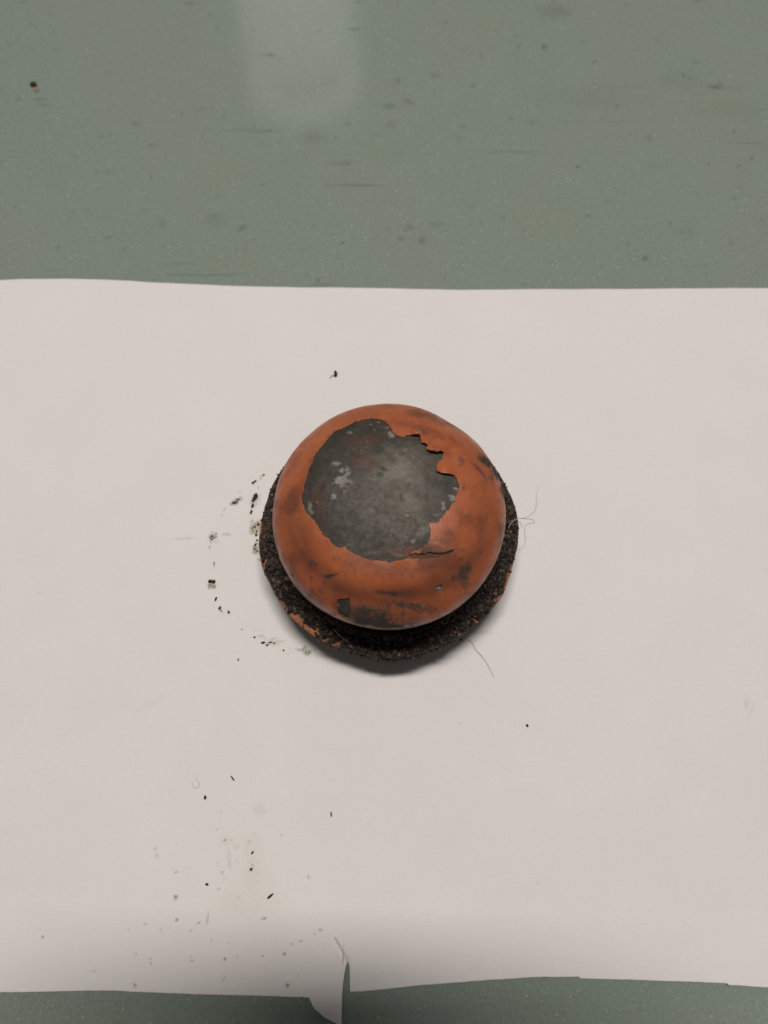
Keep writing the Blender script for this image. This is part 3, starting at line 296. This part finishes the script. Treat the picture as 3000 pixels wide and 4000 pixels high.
# gentle lift of the torn lower edge, the flap left of the slit standing higher, plus slack waves
edge = Yf-np.repeat(np.median(yb), len(Yf))
lift = 1.9*(1-smooth(-2, 24, edge)) + .35*noise(Xf, Yf, 0, 60, 8, 2)*smooth(0, 1, np.clip(60-np.hypot(Xf, Yf), 0, 1)*-1+1) * 0 + .5*noise(Xf, Yf, 0, 75, 8, 2)*smooth(45, 75, np.hypot(Xf, Yf))
lift *= (.75+.5*noise(Xf, Xf*0, 0, 55, 21))
flap = np.exp(-((Xf-(slit_x-7))/9.0)**2)*(Xf < slit_x-.2)*(1-smooth(-6, 6, edge))
lift += 1.7*flap
right = (Xf > slit_x)*np.exp(-((Xf-slit_x)/26.0)**2)*(1-smooth(0, 6.5, edge)); lift -= .55*right
top_gap = np.repeat(yt, nv)-Yf
lift += .55*(1-smooth(0, 16, top_gap))*(.6+.6*noise(Xf, Xf*0, 0, 40, 31))
# the crease that runs on from the slit
for (ax, ay), (cx, cy) in zip(CREASE[:-1], CREASE[1:]):
    dx, dy = cx-ax, cy-ay; L2 = dx*dx+dy*dy
    t = np.clip(((Xf-ax)*dx+(Yf-ay)*dy)/L2, 0, 1); d = np.hypot(Xf-ax-t*dx, Yf-ay-t*dy)
    side = (Xf-ax)*dy-(Yf-ay)*dx
    lift += .22*np.exp(-(d/.6)**2)*2*np.where(side > 0, -.5, 1)
Zf = .13+np.maximum(lift, 0)
STAINS = [(x, y, rx*.7, ry*.7, r, c, min(1, s*1.1)) if (c < 3 and max(rx, ry) < 1.1) else (x, y, rx, ry, r, c, s*(.6 if c == 3 else 1.1)) for x, y, rx, ry, r, c, s in PAPER_STAINS]
fams = ('grey', 'olive', 'brown', 'buff', 'violet'); at = {}
for c, nm in enumerate(fams):
    at[nm] = np.clip(blobs([(x, y, rx, ry, r, s) for x, y, rx, ry, r, cc, s in STAINS if cc == c], Xf, Yf, 60*c, .75 if c < 3 else .4, .7, .45 if c < 3 else .9), 0, .95)
cr = np.zeros_like(Xf)
for (ax, ay), (cx, cy) in zip(CREASE[:-1], CREASE[1:]):
    dx, dy = cx-ax, cy-ay; t = np.clip(((Xf-ax)*dx+(Yf-ay)*dy)/(dx*dx+dy*dy), 0, 1)
    cr = np.maximum(cr, .55*np.exp(-(np.hypot(Xf-ax-t*dx, Yf-ay-t*dy)/.3)**2))
at['grey'] = np.maximum(at['grey'], cr)
me = mesh_from('paper_sheet', np.stack([Xf, Yf, Zf], 1), grid_faces(len(xs), nv), M_PAPER, True, at)
sheet = put('paper_sheet', me, label='white sheet of paper with a torn lower edge lying on the green table', cat='paper')
so = sheet.modifiers.new('thickness', 'SOLIDIFY'); so.thickness = .11*MM; so.offset = -1

# ------------------------------------------------------------------ the flanged metal dome
root = put('flanged_dome', None, label='orange painted metal dome with bare grey crown and soil covered rim, on the paper', cat='metal dome')
P = np.array(PROFILE[::-1], float)
Q = np.vstack([[-P[1, 0], P[1, 1]], P, 2*P[-1]-P[-2]]); pts = []
for i in range(1, len(Q)-2):
    p0, p1, p2, p3 = Q[i-1:i+3]
    for t in np.linspace(0, 1, 24, endpoint=False):
        pts.append(.5*((2*p1)+(-p0+p2)*t+(2*p0-5*p1+4*p2-p3)*t*t+(-p0+3*p1-3*p2+p3)*t**3))
pts.append(P[-1]); pts = np.array(pts)
ARC = np.concatenate([[0], np.cumsum(np.hypot(*np.diff(pts, axis=0).T))])
def dome_point(ph, s, off=0.0):
    R = np.interp(s, ARC, pts[:, 0]); Z = np.interp(s, ARC, pts[:, 1])
    dR = np.interp(s+.4, ARC, pts[:, 0])-np.interp(np.maximum(s-.4, 0), ARC, pts[:, 0]); dZ = np.interp(s+.4, ARC, pts[:, 1])-np.interp(np.maximum(s-.4, 0), ARC, pts[:, 1])
    L = np.hypot(dR, dZ)+1e-9; nR, nZ = -dZ/L, dR/L
    x, y = np.cos(ph), np.sin(ph)
    # dents and unevenness of the old shell
    px, py = s*x, s*y
    dent = .15*noise(px, py, 0, 17, 41, 2) + .06*noise(px, py, 0, 4, 45, 2)
    # weak shoulder ring round the crown, flattened back-right side
    front = .35+.65*smooth(-.1, .8, -np.sin(ph+.1))
    dent = dent + front*(.40*np.exp(-((s-35.0)/3.4)**2) - 1.15*np.exp(-((s-27.8)/3.2)**2))
    dent = dent - 1.25*smooth(36, 46, s)*smooth(.30, .95, -np.sin(ph-.3))
    dent = dent - .55*np.exp(-((s-34)/8)**2)*np.exp(-((np.angle(np.exp(1j*(ph-math.radians(58)))))/.22)**2)
    dent = dent*smooth(0, 5, s) + off
    return np.stack([(R+nR*dent)*x, (R+nR*dent)*y, Z+nZ*dent], -1)
def polar(nphi, s0, s1, ns):
    ph = np.linspace(-math.pi, math.pi, nphi, endpoint=False); s = np.linspace(s0, s1, ns)
    PH, S = np.meshgrid(ph, s, indexing='ij'); return PH.ravel(), S.ravel()
# bare metal shell just under the paint
nphi, ns = 560, 210
PH, S = polar(nphi, .02, ARC[-1], ns); U, V = S*np.cos(PH), S*np.sin(PH)
relief = .16*noise(U, V, 0, 2.2, 71, 4, .6)
W = np.clip(blobs(METAL_WHITE, U, V, 900, .9, .8, .4), 0, 1)
v = dome_point(PH, S, -.55+relief*.6+.22*W)
me = mesh_from('metal_shell', v, grid_faces(nphi, ns, True), M_METAL, True, {
    'white': W, 'light': np.clip(blobs(METAL_PALE_SHEEN, U, V, 930, .9, 3.0, .9), 0, 1),
    'brown': np.clip(blobs(METAL_BROWN, U, V, 950, .9, 1.6, .8), 0, 1), 'dark': np.clip(blobs(METAL_DARK, U, V, 970, .9, 1.4, .8), 0, .9)})
put('metal_shell', me, root, label='bare grey metal with pale oxide spots showing through the flaked paint')
# orange paint skin with the flaked-off holes really cut out of it
nphi, s0, ns = 1150, 7.0, 330
PH, S = polar(nphi, s0, ARC[-1], ns); U, V = S*np.cos(PH), S*np.sin(PH)
jx, jy = .36*noise(U, V, 3, 1.0, 81, 3, .7), .36*noise(U, V, 9, 1.0, 83, 3, .7)
hole = inside(PATCH, U+jx, V+jy)
for c in CUTS: hole |= inside(c, U+jx, V+jy)
lift = np.zeros_like(U)
for lx, ly, r, h in LIFT: lift = np.maximum(lift, h*np.exp(-((U-lx)**2+(V-ly)**2)/(r*r)))
dirt = np.clip(blobs(DIRT, U, V, 300, 1.0, 1.8, .75), 0, 1)
Vw = dome_point(PH, S, lift+.10*dirt*noise(U, V, 0, .6, 88, 2))
dark_tone = .95*np.exp(-((S-28.3)/3.0)**2)*smooth(-.1, .75, -np.sin(PH+.12))*(.75+.6*noise(U, V, 0, 7, 160, 3))   # shade of the dip below the crown, painted in as a dark band
dark_tone = np.maximum(dark_tone, .75*smooth(.05, .5, noise(U, V, 0, 9, 163, 4)))  # grimy patches at random
dark_tone = np.maximum(dark_tone, .75*smooth(36, 50, S)*smooth(.2, .9, -np.sin(PH))*(.7+.6*noise(U, V, 0, 5, 165, 3)))  # grimy lower front, its shade painted in with it
dark_tone = np.clip(np.maximum(dark_tone, .8*np.exp(-((U-4)**2/60+(V+25)**2/6))), 0, .9)  # painted shade band deepened below the crown
low = smooth(41, 50, S+2.2*noise(U, V, 0, 6, 91, 3))
dust = low*(.35+.65*smooth(-.2, .7, -np.cos(PH-math.radians(50))))*(.8+.4*noise(U, V, 0, 7, 93, 3))
dirt = np.maximum(dirt, smooth(ARC[-1]-4.5, ARC[-1]-.5, S+1.4*noise(U, V, 0, 3, 97, 3))*.95)
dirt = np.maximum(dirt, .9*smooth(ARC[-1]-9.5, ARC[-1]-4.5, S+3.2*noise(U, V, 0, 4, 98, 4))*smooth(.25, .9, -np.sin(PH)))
Fq = grid_faces(nphi, ns, True); Fq = Fq[~hole[Fq].any(1)]
# drop islets, smooth the cut outline, give it a broken edge that reaches the metal
used = np.zeros(len(U), bool); used[Fq.ravel()] = True
E = np.concatenate([Fq[:, [0, 1]], Fq[:, [1, 2]], Fq[:, [2, 3]], Fq[:, [3, 0]]])
Es = np.sort(E, 1); key = Es[:, 0].astype(np.int64)*len(U)+Es[:, 1]
uq, idx, cnt = np.unique(key, return_index=True, return_counts=True)
B = E[idx[cnt == 1]]; B = B[(S[B] < ARC[-1]-.3).all(1)]
for it in range(3):
    acc = np.zeros_like(Vw); num = np.zeros(len(U))
    for a, b in ((0, 1), (1, 0)):
        np.add.at(acc, B[:, a], Vw[B[:, b]]); np.add.at(num, B[:, a], 1)
    m = num == 2; Vw[m] = .5*Vw[m]+.5*acc[m]/num[m][:, None]
bv = np.unique(B); base = dome_point(PH[bv], S[bv], -.62)
inn = lift[bv] > .25
base[inn] = Vw[bv][inn]-(Vw[bv][inn]-base[inn])*.28
new = np.full(len(U), -1); new[bv] = len(U)+np.arange(len(bv))
skirt = np.stack([B[:, 1], B[:, 0], new[B[:, 0]], new[B[:, 1]]], 1)
edgeA = np.zeros(len(U)); edgeA[bv] = .35
Vall = np.vstack([Vw, base]); Fall = np.vstack([Fq, skirt])
pad = lambda a, val: np.concatenate([a, np.full(len(bv), val)])
used = np.zeros(len(Vall), bool); used[Fall.ravel()] = True
remap = np.cumsum(used)-1
A = {'dirt': pad(np.clip(dirt, 0, 1), .3), 'dust': pad(np.clip(dust, 0, .9), 0), 'edge': pad(edgeA, .8), 'dark_tone': pad(dark_tone, .3)}
me = mesh_from('paint_skin', Vall[used], remap[Fall], M_PAINT, True, {k: a[used] for k, a in A.items()})
put('paint_skin', me, root, label='flaking orange paint with a ragged hole over the crown')
# flange: orange painted brim, soil lying on it
fa = np.radians([a for a, r in FLANGE_RADIUS]); fr = np.array([r for a, r in FLANGE_RADIUS])
gap_fill = 37.0
fa2 = np.concatenate([fa, fa+2*math.pi]); fr2 = np.concatenate([fr, fr])
def rim_radius(ph):
    ph = np.mod(ph, 2*math.pi)
    o = np.argsort(fa2); r = np.interp(np.where(ph < fa2[o][0], ph+2*math.pi, ph), fa2[o], fr2[o])
    return r+.12*noise(np.cos(ph)*37, np.sin(ph)*37, 0, 1.6, 111, 3)
nphi = 620
ph = np.linspace(-math.pi, math.pi, nphi, endpoint=False); RR = rim_radius(ph)
prof = [(0, 26, 14.2), (0, 30, 14.6)] ; rows = []
wav = .22*noise(np.cos(ph)*37, np.sin(ph)*37, 0, 14, 120, 2)
for f, z in ((.72, 14.9), (.80, 14.7), (.86, 14.5), (.92, 14.4), (.97, 14.4), (1.0, 14.2), (1.004, 13.8), (.995, 13.45), (.95, 13.5), (.88, 13.4), (.78, 12.6), (.72, 10.5), (.68, 7.0), (.63, 3.2), (.55, 1.0), (.42, .45), (.01, .4)):
    k = np.clip((f-.7)/.3, 0, 1) if z > 11 else 0
    rows.append(np.stack([np.cos(ph)*RR*f, np.sin(ph)*RR*f, z+wav*k], -1))
v = np.stack(rows, 1).reshape(-1, 3)
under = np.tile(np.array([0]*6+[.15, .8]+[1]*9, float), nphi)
soiled = 1-smooth(.12, .4, blobs(BARE, v[:, 0], v[:, 1], 500, .95, 1.6, .3))
soiled = np.clip(np.maximum(soiled-.75*smooth(.45, .62, noise(v[:, 0], v[:, 1], 0, 3.5, 171, 3)), 0), 0, 1)
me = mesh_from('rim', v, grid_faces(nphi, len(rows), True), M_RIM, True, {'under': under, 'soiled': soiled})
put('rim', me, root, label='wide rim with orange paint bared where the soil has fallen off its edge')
# soil crust on the rim
nphi, nr = 1100, 70
ph = np.linspace(-math.pi, math.pi, nphi, endpoint=False); RR = rim_radius(ph); tt = np.linspace(0, 1, nr)
R0 = 29.6
rr = R0+(RR[:, None]-.28+.38*noise(np.cos(ph)*37, np.sin(ph)*37, 0, .8, 131, 2)[:, None]-R0)*tt[None]
X = np.cos(ph)[:, None]*rr; Y = np.sin(ph)[:, None]*rr; Xf, Yf = X.ravel(), Y.ravel(); Tf = np.tile(tt, nphi)
wv = np.repeat(.22*noise(np.cos(ph)*37, np.sin(ph)*37, 0, 14, 120, 2), nr)
bare = blobs(BARE, Xf, Yf, 500, .95, 1.6, .3)
th = .85+.75*noise(Xf, Yf, 0, 3.2, 141, 3)+.42*noise(Xf, Yf, 0, .7, 143, 3)
bank = 4.6*np.exp(-(Tf/.30)**2)*np.repeat(1-.55*np.exp(-((ph+1.5)/.55)**2), nr)*(.85+.35*noise(Xf, Yf, 0, 6, 150, 2))   # soil banked against the dome
th = th*(1-smooth(.86, 1.0, Tf)*.75)+bank-1.9*smooth(.2, .6, bare)
Z = 14.6+(1-Tf)*.35+wv*np.clip((rr.ravel()/np.repeat(RR, nr)-.7)/.3, 0, 1)+th-.25
Z = np.where(Tf >= .999, Z-.9, Z)
soilV = np.stack([Xf, Yf, Z], 1); soilF = grid_faces(nphi, nr, True)
# loose grains on the crust, along the rim's edge and hanging below it at the front
ico = np.array([(0, 0, 1), (.894, 0, .447), (.276, .851, .447), (-.724, .526, .447), (-.724, -.526, .447), (.276, -.851, .447), (.724, .526, -.447), (-.276, .851, -.447), (-.894, 0, -.447), (-.276, -.851, -.447), (.724, -.526, -.447), (0, 0, -1)])
icoF = np.array([(0, 1, 2), (0, 2, 3), (0, 3, 4), (0, 4, 5), (0, 5, 1), (1, 6, 2), (2, 7, 3), (3, 8, 4), (4, 9, 5), (5, 10, 1), (6, 7, 2), (7, 8, 3), (8, 9, 4), (9, 10, 5), (10, 6, 1), (11, 7, 6), (11, 8, 7), (11, 9, 8), (11, 10, 9), (11, 6, 10)])
gv, gf, tone = [], [], []; nb = 0
def grain(x, y, z, r):
    global nb
    q = ico*(1+RNG.uniform(-.35, .35, (12, 1)))*r*RNG.uniform(.7, 1.3, 3)
    a = RNG.uniform(0, 6.28); c, s = math.cos(a), math.sin(a)
    q = np.stack([q[:, 0]*c-q[:, 1]*s, q[:, 0]*s+q[:, 1]*c, q[:, 2]], 1)+(x, y, z)
    tone.append(RNG.random()); gv.append(q); gf.append(icoF+nb); nb += 12
idx = RNG.integers(0, len(Xf), 9000)
for i in idx:
    if bare[i] > .35 and RNG.random() > .06: continue
    if Tf[i] > .97: continue
    grain(Xf[i], Yf[i], Z[i]+.02, float(np.clip(RNG.lognormal(-1.65, .55), .07, .75)))
for i in RNG.integers(0, len(Xf), 150):
    if bare[i] < .2 and .1 < Tf[i] < .9: grain(Xf[i], Yf[i], Z[i]-.1, float(RNG.uniform(.55, 1.05)))
for k in range(420):
    a = RNG.uniform(-math.pi, math.pi); r = float(rim_radius(np.array([a]))[0])
    x, y = math.cos(a)*r, math.sin(a)*r
    if float(blobs(BARE, np.array([x*.985]), np.array([y*.985]), 500, .95, 1.6, .3)[0]) > .3 and RNG.random() > .12: continue
    r += RNG.normal(-.25, .2); grain(math.cos(a)*r, math.sin(a)*r, 14.2+RNG.uniform(-.6, .5), float(np.clip(RNG.lognormal(-1.75, .5), .07, .5)))
for k in range(480):
    a = math.radians(RNG.normal(-86, 13)); r = float(rim_radius(np.array([a]))[0])+RNG.normal(-.05, .4)
    grain(math.cos(a)*r, math.sin(a)*r, 13.2+RNG.uniform(-1.6, .3), float(np.clip(RNG.lognormal(-1.45, .5), .1, .6)))
soilF3 = np.vstack([soilF[:, [0, 1, 2]], soilF[:, [0, 2, 3]], np.vstack(gf)+len(soilV)])
tone = np.repeat(np.array(tone), 12)
pale = np.concatenate([.35*smooth(.1, .6, noise(Xf, Yf, 0, .8, 181, 2)), .9*smooth(.62, 1.0, tone)])
black = np.concatenate([.8*smooth(.15, .6, noise(Xf, Yf, 0, 1.1, 183, 2)), .9*(1-smooth(.1, .4, tone))])
me = mesh_from('soil', np.vstack([soilV]+gv), soilF3, M_SOIL, True, {'pale': pale, 'black': black})
put('soil', me, root, kind='stuff', label='crumbly black soil caked along the rim')

# ------------------------------------------------------------------ crumbs, fibres
def crumb_mesh(seed):
    r = np.random.default_rng(seed); bm = __import__('bmesh').new()
    __import__('bmesh').ops.create_icosphere(bm, subdivisions=2, radius=1)
    V_ = np.array([v.co[:] for v in bm.verts]); F_ = np.array([[v.index for v in f.verts] for f in bm.faces]); bm.free()
    V_ = V_*(1+.42*noise(V_[:, 0], V_[:, 1], V_[:, 2]+seed, .8, seed, 2))[:, None]
    V_[:, 2] *= .8
    me = mesh_from('crumb', V_/MM, F_, M_CRUMB, False)   # unit size, scaled per crumb
    return me
CRUMB_MESHES = [crumb_mesh(s) for s in range(1, 9)]
def crumb(x, y, w, h, rot, label, group=None, mat_mesh=None, z=.13, parent=None, name='soil_crumb'):
    o = put(name, mat_mesh or random.choice(CRUMB_MESHES), parent)
    hz = max(.16, min(w, h)*.5)
    if parent: o.location = (x*MM, y*MM, (z+hz*.6)*MM)
    else:
        o.location = (x*MM, y*MM, (z+hz*.6)*MM); o['label'] = label; o['category'] = 'crumb'
        if group: o['group'] = group
    o.rotation_euler = (0, 0, math.radians(rot)); o.scale = (w*.56*MM, h*.56*MM, hz*MM)
    return o
ONE = {
 'tall': 'lone black crumb with a wispy tail, standing on the paper behind the dome',
 'lump': 'largest black crumb in the outer dirt arc, with an olive stain under it',
 'comma': 'thin comma shaped crumb above the largest black crumb of the outer arc',
 'seed': 'small seed shaped crumb just below the largest black crumb of the outer arc',
 'pair': 'small crumb at the inner lower end of the outer dirt arc',
 'dot': 'tiny round black speck above the left end of the lower dirt streak',
 'oval': 'small black oval crumb at the left end of the lower dirt streak',
 'bean': 'bean shaped black crumb, thickest in the lower dirt streak',
 'dash': 'long thin black crumb lying flat in the lower dirt streak',
 'under': 'small crumb just under the middle of the lower dirt streak',
 'end': 'small crumb at the right end of the lower dirt streak',
 'single': 'little black crumb beside the pale olive stain below the rim',
 'low': 'slanted black crumb alone on clean paper below the lower dirt streak',
 'sliver_a': 'thin dark sliver on the paper to the right of the small grey hair ring',
 'speck_a': 'pointed black crumb just below the small grey hair ring',
 'sliver_b': 'curved black sliver, the longest crumb on the lower part of the paper',
 'comma2': 'small bent black crumb above the buff stain low on the paper',
 'greenish': 'greenish grey crumb in the middle of the buff stain low on the paper',
 'clot': 'clotted dark crumb left of the buff stain low on the paper',
 'rod': 'upright grey rod shaped crumb low on the paper, right of the dark slivers',
 'spot_a': 'largest dark crumb in the shade by the torn lower edge, left of the tear',
 'spot_b': 'dark crumb closest to the torn lower edge on the left half',
 'spot_c': 'dark slanted crumb just left of the tear in the paper',
 'round': 'round black crumb alone on clean paper at the lower right of the dome',
 'shade': 'black crumb in the shadow under the front right of the rim, by a hair'}
GRP = {
 'inner': ['topmost clump of the largest black cluster in the inner dirt arc', 'middle clump of the largest black cluster in the inner dirt arc', 'lower left clump of the largest black cluster in the inner dirt arc', 'thin right hand clump of the largest black cluster in the inner dirt arc'],
 'inner2': ['black crumb right below the largest black cluster of the inner dirt arc', 'small crumb under another, second below the largest cluster of the inner arc'],
 'inner3': ['upper of two black crumbs on a brown spot, lowest in the inner dirt arc', 'lower of two black crumbs on a brown spot, lowest in the inner dirt arc'],
 'top': ['longer brown crumb at the upper bend of the inner dirt arc', 'shorter brown crumb at the upper bend of the inner dirt arc'],
 'top2': ['crumb on the brown stain at the top end of the inner dirt arc'],
 'outer': ['flat brown crumb on the largest brown smear of the outer dirt arc', 'small crumb at the upper end of the largest brown smear of the outer arc'],
 'olive': ['black crumb at the upper left of the olive stain beside the rim', 'black crumb on the olive stain nearest to the rim', 'narrow black crumb in the middle of the olive stain beside the rim', 'black crumb at the foot of the olive stain beside the rim'],
 'mid': ['crumb between the two olive stains beside the rim', 'slanted crumb at the top of the lower olive stain beside the rim', 'crumb in the middle of the lower olive stain beside the rim', 'crumb at the foot of the lower olive stain, close to the rim'],
 'dots': ['larger brown speck in the middle of the speck cluster on the outer arc', 'lowest brown speck of the cluster on the outer dirt arc', 'topmost speck of the cluster on the outer dirt arc', 'small brown speck between larger ones in the cluster on the outer arc', 'flat dash at the right of the speck cluster on the outer arc', 'leftmost brown speck of the cluster on the outer dirt arc'],
 'tri': ['three cornered dark crumb at the lower end of the outer dirt arc', 'tiny crumb under the three cornered one at the outer arc end']}
GROUP = {'inner': 'crumbs of the inner dirt arc', 'inner2': 'crumbs of the inner dirt arc', 'inner3': 'crumbs of the inner dirt arc', 'top': 'crumbs of the inner dirt arc', 'top2': 'crumbs of the inner dirt arc', 'olive': 'crumbs on the olive stains', 'mid': 'crumbs on the olive stains'}
COUNT = {}
lone = tall = None
for k, x, y, w, h, rot in CRUMBS:
    if k == 'tall':
        tall = put('soil_crumb', None, loc=(x, y, .13), label=ONE[k], cat='crumb')
        for i, (dx, dy, dz, r) in enumerate(((0, -.25, 0, .62), (.1, .35, .5, .55), (-.1, .75, .9, .36))):
            c = put('clod', CRUMB_MESHES[i], tall); c.location = (dx*MM, dy*MM, (.35+dz)*MM); c.scale = (r*MM, r*MM, r*.9*MM); c.rotation_euler = (0, .3*i, i)
        tx, ty = x, y
    elif k in ('tailbit', 'tailtip'):
        c = put('clod', CRUMB_MESHES[4], tall); c.location = ((x-tx)*MM, (y-ty)*MM, .2*MM); c.scale = (w*.5*MM, h*.5*MM, .18*MM); c.rotation_euler = (0, 0, math.radians(rot))
    elif k == 'lump':
        lump = put('soil_crumb', None, loc=(x, y, .13), label=ONE[k], cat='crumb'); lx, ly = x, y
        c = put('clod', CRUMB_MESHES[5], lump); c.location = (0, 0, .35*MM); c.scale = (w*.55*MM, h*.6*MM, .6*MM)
    elif k == 'lump2':
        c = put('clod', CRUMB_MESHES[2], lump); c.location = ((x-lx)*MM, (y-ly)*MM, .35*MM); c.scale = (w*.55*MM, h*.6*MM, .55*MM)
    elif k in ONE: crumb(x, y, w, h, rot, ONE[k], 'crumbs scattered on the paper')
    else:
        COUNT[k] = COUNT.get(k, -1)+1; crumb(x, y, w, h, rot, GRP[k][COUNT[k]], GROUP.get(k, 'crumbs of the outer dirt arc'))
t0, t1 = TABLE_CRUMB
tc = put('table_crumb', None, loc=(t0[0], t0[1], 0), label='black crumb with a tan flake on the green table, upper left', cat='crumb')
c = put('clod', CRUMB_MESHES[3], tc); c.location = (0, 0, .7*MM); c.scale = (1.35*MM, .9*MM, .9*MM); c.rotation_euler = (0, 0, .25)
fl = CRUMB_MESHES[6].copy(); fl.materials.clear(); fl.materials.append(M_TAN)
c = put('flake', fl, tc); c.location = ((t1[0]-t0[0])*MM, (t1[1]-t0[1]+.3)*MM, .3*MM); c.scale = (.85*MM, 1.5*MM, .3*MM); c.rotation_euler = (0, 0, .45)

def hair(name, path, rad, mat, label, group=None, z0=.2, arch=0.0, tip=.4, parent=None):
    P_ = np.array(path, float); n = len(P_); out = []
    Q_ = np.vstack([2*P_[0]-P_[1], P_, 2*P_[-1]-P_[-2]])
    for i in range(1, n):
        a, b, c_, d_ = Q_[i-1:i+3]
        for t in np.linspace(0, 1, 9, endpoint=False):
            out.append(.5*((2*b)+(-a+c_)*t+(2*a-5*b+4*c_-d_)*t*t+(-a+3*b-3*c_+d_)*t**3))
    out.append(P_[-1]); out = np.array(out); m = len(out); tt_ = np.linspace(0, 1, m)
    zz = z0+arch*np.sin(tt_*math.pi)
    tg = np.gradient(out, axis=0); tg /= np.hypot(*tg.T)[:, None]+1e-9
    vv = []; k = 5
    for i in range(m):
        r = rad*(1-(1-tip)*max(0, (tt_[i]-.5)*2))
        for j in range(k):
            a = 2*math.pi*j/k; vv.append((out[i, 0]-tg[i, 1]*math.cos(a)*r, out[i, 1]+tg[i, 0]*math.cos(a)*r, zz[i]+math.sin(a)*r))
    ff = [(i*k+j, i*k+(j+1) % k, (i+1)*k+(j+1) % k, (i+1)*k+j) for i in range(m-1) for j in range(k)]
    return put(name, mesh_from(name, vv, ff, mat), parent, label=label, cat=None if parent else 'hair', group=group)
HL = {'front': ('long dark hair trailing over the paper from the shadow in front of the rim', .085, M_DARKHAIR, 0, .6),
 'long': ('long faint hair curving up and away from the right side of the rim', .045, M_HAIR, .7, .3),
 'loop': ('pale hair that loops out and runs down beside the right side of the rim', .05, M_HAIR, .5, .8),
 'hook': ('short hooked hair against the right side of the rim', .06, M_HAIR, .2, .6),
 'ring': ('small grey hair curled into an open ring low on the left of the paper', .085, M_HAIR, 0, .8),
 'flange_hair': ('pale hair lying across the soil on the right of the rim', .07, M_HAIR, .3, .5),
 'flange_hair2': ('pale hair lying on the soil at the front left of the rim', .085, M_HAIR, .3, .5)}
for k, path in HAIRS:
    lab, rad, mat, arch, tip = HL[k]
    hair('hair', path, rad, mat, lab, z0=16.3 if k.startswith('flange') else .24, arch=arch, tip=tip)

# ------------------------------------------------------------------ out of frame: what shades and what is mirrored
# unseen slab added to shade the table's near edge, a phone made wider
ph_root = put('shade_blocker', None, label='unseen dark slab added above the near edge of the table to shade it', cat='light blocker')
import bmesh
def slab(name, w, l, t, rad, mat):
    bm = bmesh.new(); bmesh.ops.create_cube(bm, size=1)
    for q in bm.verts: q.co = Vector((q.co.x*w, q.co.y*l, q.co.z*t))*MM
    e = [e for e in bm.edges if abs((e.verts[0].co-e.verts[1].co).z) > .5*t*MM]
    bmesh.ops.bevel(bm, geom=e, offset=rad*MM, segments=6, affect='EDGES')
    me = bpy.data.meshes.new(name); bm.to_mesh(me); bm.free(); me.materials.append(mat); return me
M_PHONE = plain('blocker_body', (.02, .02, .022), .4)
M_GLASS = plain('blocker_glass', (.012, .012, .014), .1)
put('body', slab('body', 96, 196, 7, 9, M_PHONE), ph_root)
put('screen', slab('screen', 87, 184, .5, 4, M_GLASS), ph_root, loc=(0, 0, 3.7))
put('lens_bump', slab('lens_bump', 18, 18, 1.4, 6, M_GLASS), ph_root, loc=(12, 86, -4.1))
PHONE_EDGE = 19.0
M_ = Matrix.Translation(cam.location) @ cam.rotation_euler.to_matrix().to_4x4()
ph_root.matrix_world = M_ @ Matrix.Translation(Vector((-12, PHONE_EDGE-98, 14))*MM)
# unseen lamp added to make the pale reflection in the table's gloss
M_LAMP = Mat('frosted_lamp'); M_LAMP.b.inputs['Emission Color'].default_value = (1, .97, .9, 1); M_LAMP.b.inputs['Emission Strength'].default_value = .9
def lathe(name, prof, mat, k=64):
    a = np.linspace(0, 2*math.pi, k, endpoint=False)
    vv = np.stack([np.stack([np.cos(a)*r, np.sin(a)*r, a*0+z], -1) for r, z in prof], 1).reshape(-1, 3)
    return mesh_from(name, vv, grid_faces(k, len(prof), True), mat)
lamp = put('added_lamp', None, loc=(-206, 1620, 415), label='unseen frosted cylinder lamp added for the pale reflection on the table', cat='lamp')
put('lamp_shade', lathe('lamp_shade', [(1, 0), (110, 0), (124, 14), (136, 40), (136, 790), (126, 806), (110, 812), (1, 812)], M_LAMP.m), lamp)
put('rim_glass', lathe('rim_glass', [(104, 868), (138, 868), (145, 876), (145, 918), (136, 928), (104, 928)], M_LAMP.m), lamp)
put('collar', lathe('collar', [(1, 813), (104, 813), (104, 867), (1, 867)], plain('lamp_collar', (.04, .04, .04))), lamp)
